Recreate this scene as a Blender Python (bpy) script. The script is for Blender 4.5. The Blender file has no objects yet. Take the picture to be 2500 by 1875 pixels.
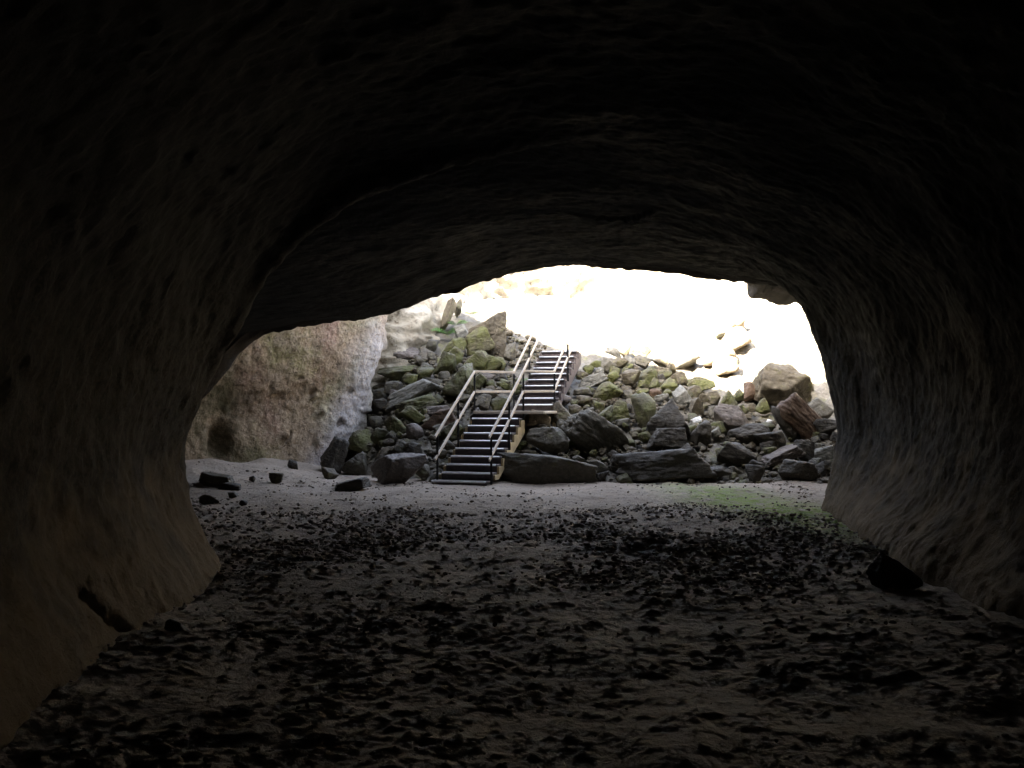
import bpy, bmesh, math, random
import numpy as np
from mathutils import Vector, Matrix, Euler

sc = bpy.context.scene
COL = sc.collection
R = math.radians

# ---------------------------------------------------------------- camera
F_PX, HOR, EYE = 2302.0, 990.0, 1.68          # focal length and horizon row of the photograph (2500 px wide)
cam_d = bpy.data.cameras.new('camera')
cam = bpy.data.objects.new('camera', cam_d)
COL.objects.link(cam)
cam.location = (0, 0, EYE)
cam.rotation_euler = (R(90), 0, 0)
cam_d.sensor_width = 36.0
cam_d.lens = 36.0 * F_PX / 2500.0
cam_d.shift_y = (HOR - 937.5) / 2500.0
cam_d.clip_start, cam_d.clip_end = 0.05, 2000
sc.camera = cam

# ---------------------------------------------------------------- sky, sun, exposure
SUN_EL = 35.0
SUN_DIR = (0.6, 0.8)                           # horizontal way the sunlight travels
w = bpy.data.worlds.new('World'); sc.world = w; w.use_nodes = True
nt = w.node_tree
sky = nt.nodes.new('ShaderNodeTexSky'); sky.sky_type = 'NISHITA'; sky.sun_disc = False
sky.sun_elevation = R(SUN_EL); sky.sun_rotation = math.atan2(-SUN_DIR[0], -SUN_DIR[1])
sky.air_density = 0.8; sky.dust_density = 4.0; sky.ozone_density = 0.2
bg = nt.nodes['Background']; bg.inputs['Strength'].default_value = 0.11
hs = nt.nodes.new('ShaderNodeHueSaturation'); hs.inputs['Saturation'].default_value = 0.6
nt.links.new(sky.outputs[0], hs.inputs['Color']); nt.links.new(hs.outputs[0], bg.inputs['Color'])
sd = bpy.data.lights.new('sun', 'SUN'); sd.energy = 5.0; sd.angle = R(0.5); sd.color = (1.0, 0.90, 0.74)
sun = bpy.data.objects.new('sun', sd); COL.objects.link(sun)
dv = Vector((SUN_DIR[0]*math.cos(R(SUN_EL)), SUN_DIR[1]*math.cos(R(SUN_EL)), -math.sin(R(SUN_EL))))
sun.rotation_euler = dv.to_track_quat('-Z', 'Y').to_euler()
sun.location = (-20, -20, 40)
sc.view_settings.view_transform = 'Standard'; sc.view_settings.look = 'None'
sc.view_settings.gamma = 1.0
sc.view_settings.exposure = 4.5
sc.render.engine = 'CYCLES'
sc.cycles.use_denoising = True
sc.cycles.max_bounces = 10; sc.cycles.diffuse_bounces = 8

# ---------------------------------------------------------------- noise
def _hash(ix, iy, iz, s):
    h = (ix*374761393 + iy*668265263 + iz*2147483647 + s*974634777) & 0xFFFFFFFF
    h = ((h ^ (h >> 13)) * 1274126177) & 0xFFFFFFFF
    h = ((h ^ (h >> 15)) * 2246822519) & 0xFFFFFFFF
    return h ^ (h >> 16)

def perlin(p, seed=0):
    p = np.asarray(p, float)
    i = np.floor(p).astype(np.int64); f = p - i
    u = f*f*f*(f*(f*6-15)+10)
    out = np.zeros(len(p))
    for dx in (0, 1):
        wx = u[:, 0] if dx else 1-u[:, 0]
        for dy in (0, 1):
            wy = u[:, 1] if dy else 1-u[:, 1]
            for dz in (0, 1):
                wz = u[:, 2] if dz else 1-u[:, 2]
                h = _hash(i[:, 0]+dx, i[:, 1]+dy, i[:, 2]+dz, seed)
                gx = (h & 1023)/511.5-1; gy = ((h >> 10) & 1023)/511.5-1; gz = ((h >> 20) & 1023)/511.5-1
                out += wx*wy*wz*(gx*(f[:, 0]-dx)+gy*(f[:, 1]-dy)+gz*(f[:, 2]-dz))
    return out*1.2

def fbm(p, oct=4, seed=0, gain=0.5):
    p = np.asarray(p, float); a = 1.0; o = np.zeros(len(p)); k = 1.0
    for n in range(oct):
        o += a*perlin(p*k+n*17.3, seed+n); a *= gain; k *= 2.03
    return o

def sstep(a, b, x):
    t = np.clip((x-a)/(b-a), 0, 1); return t*t*(3-2*t)

# ---------------------------------------------------------------- mesh helpers
def mesh_np(name, verts, faces, mat=None, smooth=True):
    """faces: array (n,3|4) of ints"""
    me = bpy.data.meshes.new(name)
    verts = np.asarray(verts, np.float32); faces = np.asarray(faces, np.int32)
    k = faces.shape[1]
    me.vertices.add(len(verts)); me.vertices.foreach_set('co', verts.ravel())
    me.loops.add(faces.size); me.loops.foreach_set('vertex_index', faces.ravel())
    me.polygons.add(len(faces)); me.polygons.foreach_set('loop_start', np.arange(0, faces.size, k, dtype=np.int32))
    me.polygons.foreach_set('use_smooth', np.full(len(faces), smooth))
    if mat: me.materials.append(mat)
    me.update(calc_edges=True); me.validate()
    return me

def link(name, me, parent=None):
    o = bpy.data.objects.new(name, me); COL.objects.link(o)
    if parent: o.parent = parent
    return o

def tag(o, label=None, cat=None, group=None, kind=None):
    if label: o['label'] = label
    if cat: o['category'] = cat
    if group: o['group'] = group
    if kind: o['kind'] = kind
    return o

def grid_faces(n, m):
    a = np.arange(n*m).reshape(n, m)
    return np.stack([a[:-1, :-1], a[1:, :-1], a[1:, 1:], a[:-1, 1:]], -1).reshape(-1, 4)

def set_attr(me, name, vals):
    at = me.attributes.new(name, 'FLOAT', 'POINT'); at.data.foreach_set('value', np.asarray(vals, np.float32))

def grid_normals(P):
    du = np.gradient(P, axis=0); dvv = np.gradient(P, axis=1)
    n = np.cross(du, dvv); return n/np.maximum(np.linalg.norm(n, axis=2, keepdims=True), 1e-9)

def crom(P, segs):
    """Catmull-Rom along axis 0 with segs[i] samples in span i"""
    n = len(P); out = []
    for i in range(n-1):
        p0 = P[max(i-1, 0)]; p1 = P[i]; p2 = P[i+1]; p3 = P[min(i+2, n-1)]
        m1 = (p2-p0)*0.42; m2 = (p3-p1)*0.42
        for t in np.linspace(0, 1, segs[i], endpoint=False):
            out.append((2*t**3-3*t*t+1)*p1+(t**3-2*t*t+t)*m1+(-2*t**3+3*t*t)*p2+(t**3-t*t)*m2)
    out.append(P[-1]); return np.array(out)

# ---------------------------------------------------------------- materials
class NT:
    def __init__(s, name, rough=0.9, spec=0.2):
        s.m = bpy.data.materials.new(name); s.m.use_nodes = True; s.t = s.m.node_tree
        s.b = s.t.nodes['Principled BSDF']; s.b.inputs['Roughness'].default_value = rough
        s.b.inputs['Specular IOR Level'].default_value = spec
        s.co = s.t.nodes.new('ShaderNodeTexCoord')
    def n(s, ty, **kw):
        x = s.t.nodes.new(ty)
        for k, v in kw.items():
            if hasattr(x, k): setattr(x, k, v)
            else: x.inputs[k].default_value = v
        return x
    def l(s, a, b): s.t.links.new(a, b)
    def noise(s, scale, detail=5, rough=0.6, vec=None, stretch=None, space='Object'):
        x = s.n('ShaderNodeTexNoise'); x.inputs['Scale'].default_value = scale
        x.inputs['Detail'].default_value = detail; x.inputs['Roughness'].default_value = rough
        v = vec or s.co.outputs[space]
        if stretch:
            mp = s.n('ShaderNodeMapping'); mp.inputs['Scale'].default_value = stretch; s.l(v, mp.inputs['Vector']); v = mp.outputs[0]
        s.l(v, x.inputs['Vector']); return x.outputs['Fac']
    def ramp(s, fac, stops):
        x = s.n('ShaderNodeValToRGB'); e = x.color_ramp.elements
        while len(e) < len(stops): e.new(0.5)
        for k, (p, c) in enumerate(stops):
            e[k].position = p; e[k].color = (c if isinstance(c, (tuple, list)) else (c, c, c)) + (1,) if not isinstance(c, (int, float)) else (c, c, c, 1)
        s.l(fac, x.inputs['Fac']); return x.outputs['Color']
    def mix(s, fac, a, b, mode='MIX'):
        x = s.n('ShaderNodeMix'); x.data_type = 'RGBA'; x.blend_type = mode
        for sock, v in ((x.inputs[0], fac), (x.inputs[6], a), (x.inputs[7], b)):
            if hasattr(v, 'is_output') or isinstance(v, bpy.types.NodeSocket): s.l(v, sock)
            elif isinstance(v, (int, float)): sock.default_value = v if sock == x.inputs[0] else (v, v, v, 1)
            else: sock.default_value = tuple(v) + (1,)
        return x.outputs[2]
    def math(s, op, a, b=0.0):
        x = s.n('ShaderNodeMath'); x.operation = op
        for sock, v in ((x.inputs[0], a), (x.inputs[1], b)):
            if isinstance(v, bpy.types.NodeSocket): s.l(v, sock)
            else: sock.default_value = v
        return x.outputs[0]
    def attr(s, name):
        x = s.n('ShaderNodeAttribute'); x.attribute_name = name; return x.outputs['Fac']
    def bump(s, h, strength=0.5, dist=0.05, prev=None):
        x = s.n('ShaderNodeBump'); x.inputs['Strength'].default_value = strength; x.inputs['Distance'].default_value = dist
        s.l(h, x.inputs['Height'])
        if prev: s.l(prev, x.inputs['Normal'])
        return x.outputs[0]
    def done(s, col, nrm=None):
        s.l(col, s.b.inputs['Base Color'])
        if nrm: s.l(nrm, s.b.inputs['Normal'])
        return s.m

def rock_material(name, c1, c2, moss=0.0, moss_c=(0.10, 0.10, 0.03), rough=0.6, spec=0.35):
    k = NT(name, rough, spec)
    a = k.noise(1.6, 6, 0.65)
    col = k.ramp(a, [(0.32, c1), (0.68, c2)])
    sp = k.noise(14, 4, 0.7)
    col = k.mix(k.ramp(sp, [(0.45, 0.0), (0.75, 0.55)]), col, tuple(min(1, x*1.7+0.02) for x in c2))
    dk = k.noise(7, 5, 0.75)
    col = k.mix(k.ramp(dk, [(0.28, 0.65), (0.45, 0.0)]), col, tuple(x*0.4 for x in c1))
    if moss > 0:
        mn = k.noise(2.3, 6, 0.7)
        col = k.mix(k.ramp(mn, [(0.62-0.3*moss, 0.0), (0.75-0.3*moss, 0.9)]), col, moss_c)
    h1 = k.noise(9, 8, 0.7); h2 = k.noise(3, 6, 0.6, stretch=(1, 1, 3.5))
    nb = k.bump(h1, 0.7, 0.06); nb = k.bump(h2, 0.5, 0.1, nb)
    return k.done(col, nb)

MAT = {
 'grey':  rock_material('rock_grey', (0.0456, 0.0409, 0.0302), (0.0858, 0.0766, 0.0564), 0.12),
 'moss':  rock_material('rock_mossy', (0.042, 0.037, 0.019), (0.082, 0.073, 0.035), 0.62, (0.07, 0.074, 0.014)),
 'olive': rock_material('rock_olive', (0.038, 0.034, 0.018), (0.072, 0.066, 0.033), 0.5, (0.056, 0.06, 0.013)),
 'brown': rock_material('rock_brown', (0.0428, 0.0330, 0.0198), (0.0755, 0.0618, 0.0375), 0.2),
 'rust':  rock_material('rock_rusty', (0.0449, 0.0233, 0.0118), (0.0688, 0.0400, 0.0203)),
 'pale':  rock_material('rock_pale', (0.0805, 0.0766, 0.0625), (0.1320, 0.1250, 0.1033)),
 'white': rock_material('rock_white', (0.55, 0.55, 0.55), (0.72, 0.72, 0.7)),
 'dark':  rock_material('rock_dark', (0.0195, 0.0165, 0.0118), (0.0409, 0.0343, 0.0241)),
 'pink':  rock_material('rock_pinkish', (0.0622, 0.0501, 0.0423), (0.1066, 0.0893, 0.0766)),
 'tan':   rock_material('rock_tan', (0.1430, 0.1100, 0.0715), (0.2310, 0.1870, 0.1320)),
}

def cave_material():
    k = NT('lava_cave_rock', 0.9, 0.25)
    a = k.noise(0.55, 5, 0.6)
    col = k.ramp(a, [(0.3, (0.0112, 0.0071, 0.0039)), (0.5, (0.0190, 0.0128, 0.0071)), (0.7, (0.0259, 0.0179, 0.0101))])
    st = k.noise(1.1, 6, 0.65, stretch=(1, 2.6, 0.5))
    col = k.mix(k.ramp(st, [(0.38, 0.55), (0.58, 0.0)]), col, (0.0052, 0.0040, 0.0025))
    ol = k.noise(0.8, 5, 0.7)
    col = k.mix(k.ramp(ol, [(0.55, 0.0), (0.68, 0.6)]), col, (0.0225, 0.0188, 0.0070))
    sp = k.noise(26, 4, 0.85)
    col = k.mix(k.ramp(sp, [(0.48, 0.0), (0.66, 0.8)]), col, (0.0381, 0.0266, 0.0158))
    dk = k.noise(15, 5, 0.8)
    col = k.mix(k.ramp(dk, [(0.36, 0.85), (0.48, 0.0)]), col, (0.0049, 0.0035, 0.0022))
    so = k.attr('roof_shade'); sn = k.noise(0.9, 6, 0.7)
    col = k.mix(k.math('MULTIPLY', so, k.ramp(sn, [(0.3, 0.95), (0.7, 0.6)])), col, (0.0062, 0.0058, 0.0041))  # dark roof rock, with shade painted on down the upper walls
    sx = k.n('ShaderNodeSeparateXYZ'); k.l(k.co.outputs['Object'], sx.inputs[0])
    lw = k.math('ADD', sx.outputs['Z'], k.math('MULTIPLY', k.math('SUBTRACT', k.noise(1.4, 5, 0.6), 0.5), 2.2))
    col = k.mix(k.ramp(k.math('MULTIPLY', lw, 0.4), [(0.06, 0.8), (0.48, 0.0)]), col, (0.1398, 0.0948, 0.0412))  # tan dust at the wall foot, lightened to paint in the light caught there
    h1 = k.noise(22, 9, 0.8); h2 = k.noise(4, 6, 0.6, stretch=(1, 1.6, 0.7))
    nb = k.bump(h1, 0.75, 0.05); nb = k.bump(h2, 0.3, 0.08, nb)
    return k.done(col, nb)

def cliff_material():
    k = NT('pit_cliff_rock', 0.92, 0.2)
    al = k.attr('alcove')
    # weathered outer cliff
    a = k.noise(0.7, 6, 0.65)
    out = k.ramp(a, [(0.3, (0.21, 0.17, 0.12)), (0.5, (0.32, 0.285, 0.22)), (0.68, (0.42, 0.395, 0.34))])
    d = k.noise(2.2, 6, 0.7)
    out = k.mix(k.ramp(d, [(0.32, 0.95), (0.44, 0.0)]), out, (0.05, 0.034, 0.018))
    # stained alcove wall
    b = k.noise(0.6, 5, 0.6)
    inn = k.ramp(b, [(0.3, (0.20, 0.14, 0.09)), (0.48, (0.34, 0.26, 0.175)), (0.60, (0.27, 0.24, 0.12)), (0.75, (0.42, 0.335, 0.245))])
    pk = k.noise(0.9, 5, 0.6, stretch=(1, 1, 0.45))
    inn = k.mix(k.ramp(pk, [(0.52, 0.0), (0.66, 0.6)]), inn, (0.34, 0.20, 0.165))
    lv = k.attr('lavender')
    inn = k.mix(k.math('MULTIPLY', lv, 0.8), inn, (0.50, 0.48, 0.50))
    pt = k.noise(9, 5, 0.75)
    inn = k.mix(k.ramp(pt, [(0.34, 0.9), (0.47, 0.0)]), inn, (0.07, 0.05, 0.035))
    sp = k.noise(16, 4, 0.85)
    inn = k.mix(k.ramp(sp, [(0.50, 0.0), (0.66, 0.75)]), inn, (0.58, 0.47, 0.34))
    sn = k.noise(1.3, 6, 0.7); stn = k.attr('stain_shade')
    inn = k.mix(k.math('MULTIPLY', stn, k.ramp(sn, [(0.4, 0.2), (0.58, 0.92)])), inn, (0.07, 0.062, 0.03))  # green-black stain round the hole, widened to paint in the dim left side
    col = k.mix(al, out, inn)
    h1 = k.noise(8, 9, 0.75); h2 = k.noise(2.5, 6, 0.6)
    nb = k.bump(h1, 0.9, 0.08); nb = k.bump(h2, 0.6, 0.2, nb)
    return k.done(col, nb)

def ground_material():
    k = NT('cave_floor_dust', 0.9, 0.15)
    a = k.noise(0.8, 6, 0.6)
    col = k.ramp(a, [(0.3, (0.24, 0.20, 0.16)), (0.7, (0.35, 0.30, 0.25))])
    st = k.attr('stone')
    n2 = k.noise(6, 6, 0.7)
    f = k.math('ADD', st, k.math('MULTIPLY', k.math('SUBTRACT', n2, 0.5), 0.9))
    col = k.mix(k.ramp(f, [(0.35, 0.0), (0.8, 0.8)]), col, (0.12, 0.094, 0.073))
    ms = k.attr('moss')
    n3 = k.noise(3.5, 6, 0.75)
    g = k.math('MULTIPLY', ms, k.ramp(n3, [(0.36, 0.0), (0.55, 1.0)]))
    col = k.mix(g, col, (0.17, 0.24, 0.05))
    h1 = k.noise(18, 8, 0.75); h2 = k.noise(5, 6, 0.65)
    nb = k.bump(h1, 0.8, 0.05); nb = k.bump(h2, 0.7, 0.1, nb)
    return k.done(col, nb)

def plain(name, col, rough=0.6, metal=0.0, nscale=8, var=0.3, spec=0.4):
    k = NT(name, rough, spec); k.b.inputs['Metallic'].default_value = metal
    a = k.noise(nscale, 5, 0.65)
    c = k.ramp(a, [(0.3, tuple(x*(1-var) for x in col)), (0.7, tuple(min(1, x*(1+var)) for x in col))])
    return k.done(c, k.bump(a, 0.15, 0.01))

MAT['cave'] = cave_material(); MAT['cliff'] = cliff_material(); MAT['ground'] = ground_material()
MAT['slope'] = rock_material('rubble_soil', (0.055, 0.048, 0.038), (0.11, 0.098, 0.076), 0.25)
MAT['clod'] = rock_material('lava_clod', (0.10, 0.08, 0.066), (0.19, 0.155, 0.13), rough=0.95, spec=0.1)
MAT['plateau'] = rock_material('dry_soil', (0.28, 0.22, 0.15), (0.38, 0.31, 0.22))
MAT['rail'] = plain('weathered_pale_rail', (0.42, 0.36, 0.29), 0.55, 0, 6, 0.15)
MAT['post'] = plain('black_steel', (0.02, 0.02, 0.02), 0.5, 0.3)
MAT['tread'] = plain('dark_tread_board', (0.12, 0.105, 0.105), 0.6, 0, 14)
MAT['riser'] = plain('dark_riser_board', (0.10, 0.08, 0.078), 0.7, 0, 10)
MAT['nosing'] = plain('worn_steel_nosing', (0.75, 0.76, 0.78), 0.32, 0.8, 10, 0.15)
MAT['stringer'] = plain('yellowed_timber', (0.42, 0.33, 0.19), 0.75, 0, 5, 0.25)
MAT['leaf'] = plain('fern_leaf', (0.10, 0.22, 0.04), 0.6, 0, 5, 0.4)

# ================================================================ ground
def base_h(X, Y):
    """smooth height of the cave floor"""
    P = np.stack([X, Y, 0*X], -1)
    h = 0.10*fbm(P*0.45, 3, 5) - 0.02
    bank = sstep(-3.6, -6.3, X)*sstep(16.5, 21.5, Y)
    h = h + 0.42*bank*(1+0.5*perlin(P*1.1, 9))
    return h

def clod_density(X, Y):
    P = np.stack([X, Y, 0*X], -1)
    d = 0.48+0.8*fbm(P*0.42, 3, 31)
    d = d - 0.42*sstep(12.5, 16.5, Y)                                   # dusty strip before the stairs
    d = d - 0.25*np.exp(-((X-0.6)/1.0)**2)*sstep(7, 9, Y)*sstep(17, 13, Y)   # trodden way
    d = d + 0.35*np.exp(-((X-3.0)/0.9)**2-((Y-11.0)/1.8)**2) + 0.35*np.exp(-((X+1.6)/1.0)**2-((Y-12.5)/3.0)**2)
    return np.clip(d, 0, 1)

ys = [-9.0]
while ys[-1] < 26.5:
    y = ys[-1]; ys.append(y + (0.12 if y < 3.5 else 0.019+0.0014*max(y-4, 0)))
ys = np.array(ys); xs = np.arange(-9.5, 9.5, 0.026)
GX, GY = np.meshgrid(xs, ys)
gx, gy = GX.ravel(), GY.ravel()
dens = clod_density(gx, gy)
P = np.stack([gx, gy, 0*gx], -1)
n0 = fbm(P*2.2, 2, 40); n1 = fbm(P*5.5, 3, 41, 0.5); n2 = fbm(P*13.0, 2, 43, 0.5)
c1 = np.clip(n1-0.39+0.46*dens+0.3*n0, 0, 0.4); c2 = np.clip(n2-0.34+0.42*dens+0.25*n0, 0, 0.4)
far = sstep(17.0, 14.0, gy)
gz = base_h(gx, gy) + (0.075*c1 + 0.055*c2)*(0.4+0.6*far)*(0.7+0.3*sstep(6, 11, gy)) + 0.010*fbm(P*19, 2, 47) + 0.03*fbm(P*1.6, 3, 48)
gme = mesh_np('ground', np.stack([gx, gy, gz], -1), grid_faces(len(ys), len(xs)), MAT['ground'])
set_attr(gme, 'stone', np.clip(c1*2.4+c2*2.2, 0, 1))
set_attr(gme, 'moss', np.exp(-(((gx-4.3+0.14*(gy-16))/1.15)**2+((gy-15.6)/4.8)**2)**1.5)*1.0)
ground = tag(link('ground', gme), kind='structure')

# ================================================================ cave shell
ROWS = [  # (y or list of y, profile of (x, z) from the left foot over the ceiling to the right foot)
 (-9.0, [(-.5,-.4),(-.5,0),(-.5,.6),(-.5,1.1),(-.4,1.6),(-.4,2.0),(-.3,2.2),(-.1,2.3),(.3,2.3),(.7,2.3),(1,2.2),(1.2,2),(1.2,1.6),(1.2,1.1),(1.2,.6),(1.2,.1),(1.2,-.4)]),
 (-7.0, [(-2.1,-.4),(-2.2,0),(-2.4,.6),(-2.5,1.2),(-2.4,1.9),(-2.1,2.7),(-1.5,3.4),(-.6,4.0),(.5,4.2),(1.7,4.0),(2.7,3.5),(3.3,2.9),(3.7,2.1),(3.7,1.3),(3.6,.6),(3.4,.1),(3.3,-.4)]),
 (0.0,  [(-2.3,-.4),(-2.4,0),(-2.65,.6),(-2.75,1.2),(-2.65,1.9),(-2.35,2.7),(-1.8,3.4),(-.8,4.1),(.5,4.4),(1.9,4.2),(3.0,3.6),(3.6,3.0),(4.0,2.1),(4.05,1.3),(3.9,.6),(3.7,.1),(3.6,-.4)]),
 (4.8,  [(-2.5,-.4),(-2.6,0),(-2.9,.6),(-3.02,1.2),(-2.95,1.9),(-2.65,2.75),(-2.05,3.5),(-1.0,4.2),(.4,4.5),(2.0,4.3),(3.2,3.7),(3.9,3.0),(4.3,2.2),(4.4,1.3),(4.2,.6),(3.85,.1),(3.75,-.4)]),
 (8.2,  [(-2.75,-.4),(-2.85,0),(-3.15,.58),(-3.3,1.1),(-3.22,1.65),(-3.0,2.4),(-2.5,3.2),(-1.5,4.05),(-.0,4.48),(1.8,4.4),(3.3,3.8),(4.1,3.05),(4.55,2.2),(4.6,1.3),(4.4,.6),(4.02,.1),(3.9,-.4)]),
 (10.0, [(-3.0,-.4),(-3.1,0.02),(-3.33,.57),(-3.43,1.1),(-3.35,1.6),(-3.1,2.36),(-2.68,3.15),(-1.75,3.95),(-.25,4.38),(1.6,4.45),(3.3,3.9),(4.3,3.1),(4.75,2.2),(4.8,1.3),(4.6,.6),(4.2,.1),(4.1,-.4)]),
 (10.7, [(-3.9,-.4),(-4.0,0),(-4.2,.6),(-4.3,1.2),(-4.3,1.8),(-4.1,2.6),(-3.5,3.4),(-2.1,4.3),(-.3,4.72),(1.6,4.55),(3.35,3.95),(4.4,3.12),(4.85,2.2),(4.9,1.3),(4.7,.6),(4.3,.1),(4.2,-.4)]),
 (11.8, [(-5.4,-.4),(-5.6,0),(-5.8,.6),(-5.9,1.3),(-5.9,2.0),(-5.6,2.7),(-4.7,3.5),(-2.6,4.3),(-.3,4.7),(1.7,4.52),(3.4,4.0),(4.5,3.18),(4.98,2.2),(5.05,1.3),(4.85,.6),(4.45,.1),(4.35,-.4)]),
 (14.0, [(-7.0,-.4),(-7.2,0),(-7.4,.6),(-7.5,1.3),(-7.4,2.0),(-7.0,2.6),(-5.6,3.25),(-3.0,4.0),(-.3,4.5),(1.7,4.52),(3.5,4.05),(4.7,3.25),(5.2,2.3),(5.35,1.3),(5.2,.6),(4.9,.08),(4.8,-.4)]),
 ([16.5]*7+[16.2]*3+[15.9]*7, [(-8.0,-.4),(-8.2,0),(-8.4,.6),(-8.5,1.3),(-8.4,2.0),(-7.9,2.6),(-6.2,3.2),(-3.0,3.85),(-.3,4.46),(1.7,4.52),(3.7,4.15),(4.85,3.4),(5.28,2.4),(5.47,1.3),(5.4,.6),(5.25,.08),(5.15,-.4)]),
 ([18.6]*7+[18.0,17.8,17.7]+[17.2,16.7,16.4,16.3,16.3,16.3,16.3], [(-8.8,-.4),(-9.0,0),(-9.2,.6),(-9.2,1.3),(-9.0,2.0),(-8.3,2.6),(-6.3,3.2),(-3.0,3.7),(-.3,4.42),(1.7,4.54),(4.0,4.2),(5.6,3.6),(6.3,2.6),(6.6,1.3),(6.5,.6),(6.4,.08),(6.3,-.4)]),
 ([20.5]*3+[20.8,21.0,21.1,20.75]+[19.95,19.4,19.3]+[19.0,18.0,17.2,16.9,16.8,16.8,16.8], [(-9.6,-.4),(-9.8,0),(-9.6,.4),(-8.2,.9),(-7.25,1.65),(-6.5,2.45),(-5.4,3.33),(-2.9,3.6),(-.25,4.38),(1.7,4.56),(4.2,4.26),(6.1,3.75),(7.9,2.8),(8.6,1.3),(8.6,.6),(8.5,.08),(8.4,-.4)]),
]
CP = np.array([[(x, (yy[j] if isinstance(yy, list) else yy), z) for j, (x, z) in enumerate(pr)] for yy, pr in ROWS], float)
rs = [10, 40, 70, 68, 40, 18, 26, 44, 40, 30, 44]
cs = [8, 12, 12, 12, 14, 16, 26, 26, 30, 28, 22, 16, 14, 14, 12, 8]
S = crom(CP, rs)
S = np.swapaxes(crom(np.swapaxes(S, 0, 1), cs), 0, 1)
N = grid_normals(S)
# normals towards the inside
cen = np.array([0.5, 0, 1.8]); inward = (cen-S); inward[..., 1] = 0
sg = np.sign(np.sum(N*inward, -1, keepdims=True)); N = N*sg
shp = S.shape; Pf = S.reshape(-1, 3)
d = 0.11*fbm(Pf*0.55, 2, 61)+0.022*fbm(Pf*2.1, 3, 62)+0.026*fbm(Pf*7, 3, 63, 0.6)
d += 0.03*fbm(Pf*np.array([0.3, 1.1, 0.3]), 2, 64)                  # rings left by the flowing lava
d += 0.006*np.maximum(0, 0.5-np.abs(fbm(Pf*np.array([.25, .5, 3.0]), 2, 65))*6)   # flow lines on the walls
d += 0.13*np.exp(-((Pf[:, 1]-9.85-0.15*perlin(Pf*0.8, 66))/0.22)**2)*sstep(1.6, -0.6, Pf[:, 0])*sstep(1.2, 2.6, Pf[:, 2])   # arch edge
lipfade = sstep(20.6, 18.6, Pf[:, 1])
d = d*(0.35+0.65*lipfade)
def px(u, v, Y): return np.array([(u-1250)/F_PX*Y, Y, EYE+(HOR-v)/F_PX*Y])
def groove(path, width, depth):
    global d
    pts = np.concatenate([np.linspace(a, b, 30) for a, b in zip(path[:-1], path[1:])])
    near = np.full(len(Pf), 9.0)
    sel = np.where(np.linalg.norm(Pf-pts.mean(0), axis=1) < 4)[0]
    for q in pts: near[sel] = np.minimum(near[sel], np.linalg.norm(Pf[sel]-q, axis=1))
    d -= depth*np.exp(-(near/width)**2)
# crack in the right wall, dark gap low in the left wall, curved seam on the ceiling
groove([np.array([4.16, 8.35, 1.0]), np.array([4.12, 8.3, .6]), np.array([3.98, 8.2, .2])], 0.05, 0.22)
groove([np.array([-2.92, 6.5, .42]), np.array([-2.82, 6.68, .22]), np.array([-2.72, 6.98, .0])], 0.03, 0.10)
groove([np.array([.33, 12.6, 4.5]), np.array([.45, 13.2, 4.5]), np.array([.8, 13.9, 4.52]), np.array([1.3, 14.3, 4.52]), np.array([1.75, 14.2, 4.5]), np.array([2.0, 13.6, 4.45])], 0.04, -0.12)
S = S + (N.reshape(-1, 3)*d[:, None]).reshape(shp)
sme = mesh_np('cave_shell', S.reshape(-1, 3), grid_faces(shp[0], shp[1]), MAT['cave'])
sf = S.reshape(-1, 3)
set_attr(sme, 'roof_shade', sstep(1.9, 3.4, sf[:, 2]+0.5*perlin(sf*0.7, 67)+0.35*perlin(sf*1.9, 68))*(0.6+0.4*sstep(3.4, 1.2, sf[:, 0]+0.8*perlin(sf*0.5, 69))))  # mask of the painted shade, growing towards the ceiling
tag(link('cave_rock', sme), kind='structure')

# ================================================================ collapse pit: cliff, roof edge, plateau
RIM = 9.0
Q = [  # plan of the cliff at z -0.5, 1.5, 4.2 and the rim
 [(-10.5,18),(-10.6,18),(-9.5,18.3),(-9.5,20)],
 [(-8.1,20.4),(-8.2,20.5),(-7.0,20.9),(-7.2,22.5)],
 [(-6.7,22.0),(-6.7,22.2),(-5.6,22.4),(-6.2,24.5)],
 [(-5.8,22.9),(-5.3,23.3),(-4.3,23.9),(-5.4,26)],
 [(-4.85,23.6),(-3.98,24.4),(-3.45,25.1),(-5.6,26.6)],
 [(-4.3,25.0),(-4.1,25.6),(-3.9,26.3),(-6.2,27.4)],
 [(-3.1,26.7),(-3.0,27.0),(-2.85,27.5),(-6.2,29)],
 [(-1.9,28.4),(-1.8,28.8),(-1.6,29.4),(-5.8,31.8)],
 [(-1.5,32),(-1.4,32.2),(-1.2,32.8),(-4.2,36)],
 [(1,39.5),(1,39.7),(1.2,40),(1.5,40.5)],
 [(6,40),(6,40.2),(6.2,40.4),(6.5,41)],
 [(10.5,37),(10.6,37.1),(10.8,37.3),(11.5,37.8)],
 [(11.6,32),(11.8,32),(12,32),(12.8,32)],
 [(10.4,27),(10.5,27),(10.8,26.8),(11.8,26.6)],
 [(9.2,22.5),(9.3,22.4),(9.5,22),(10.8,21)],
 [(8.4,19.4),(8.5,19.2),(8.7,18.6),(10,17.4)],
 [(7.4,17.2),(7.6,17.0),(8.0,16.6),(9,15.4)],
]
ZL = [-0.5, 1.5, 4.2, RIM]
CQ = np.array([[(p[0], p[1], ZL[i]) for i, p in enumerate(q)] for q in Q], float)
seg_q = [40, 42, 44, 42, 36, 30, 30, 40, 44, 44, 44, 40, 40, 40, 36, 30]
C2 = crom(CQ, seg_q); C2 = np.swapaxes(crom(np.swapaxes(C2, 0, 1), [36, 46, 60]), 0, 1)
C2[-1, :, 2] = C2[-2, :, 2]
N2 = grid_normals(C2); cc = np.array([2.0, 29, 0]); inw = cc-C2; inw[..., 2] = 0
N2 = N2*np.sign(np.sum(N2*inw, -1, keepdims=True))
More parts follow.
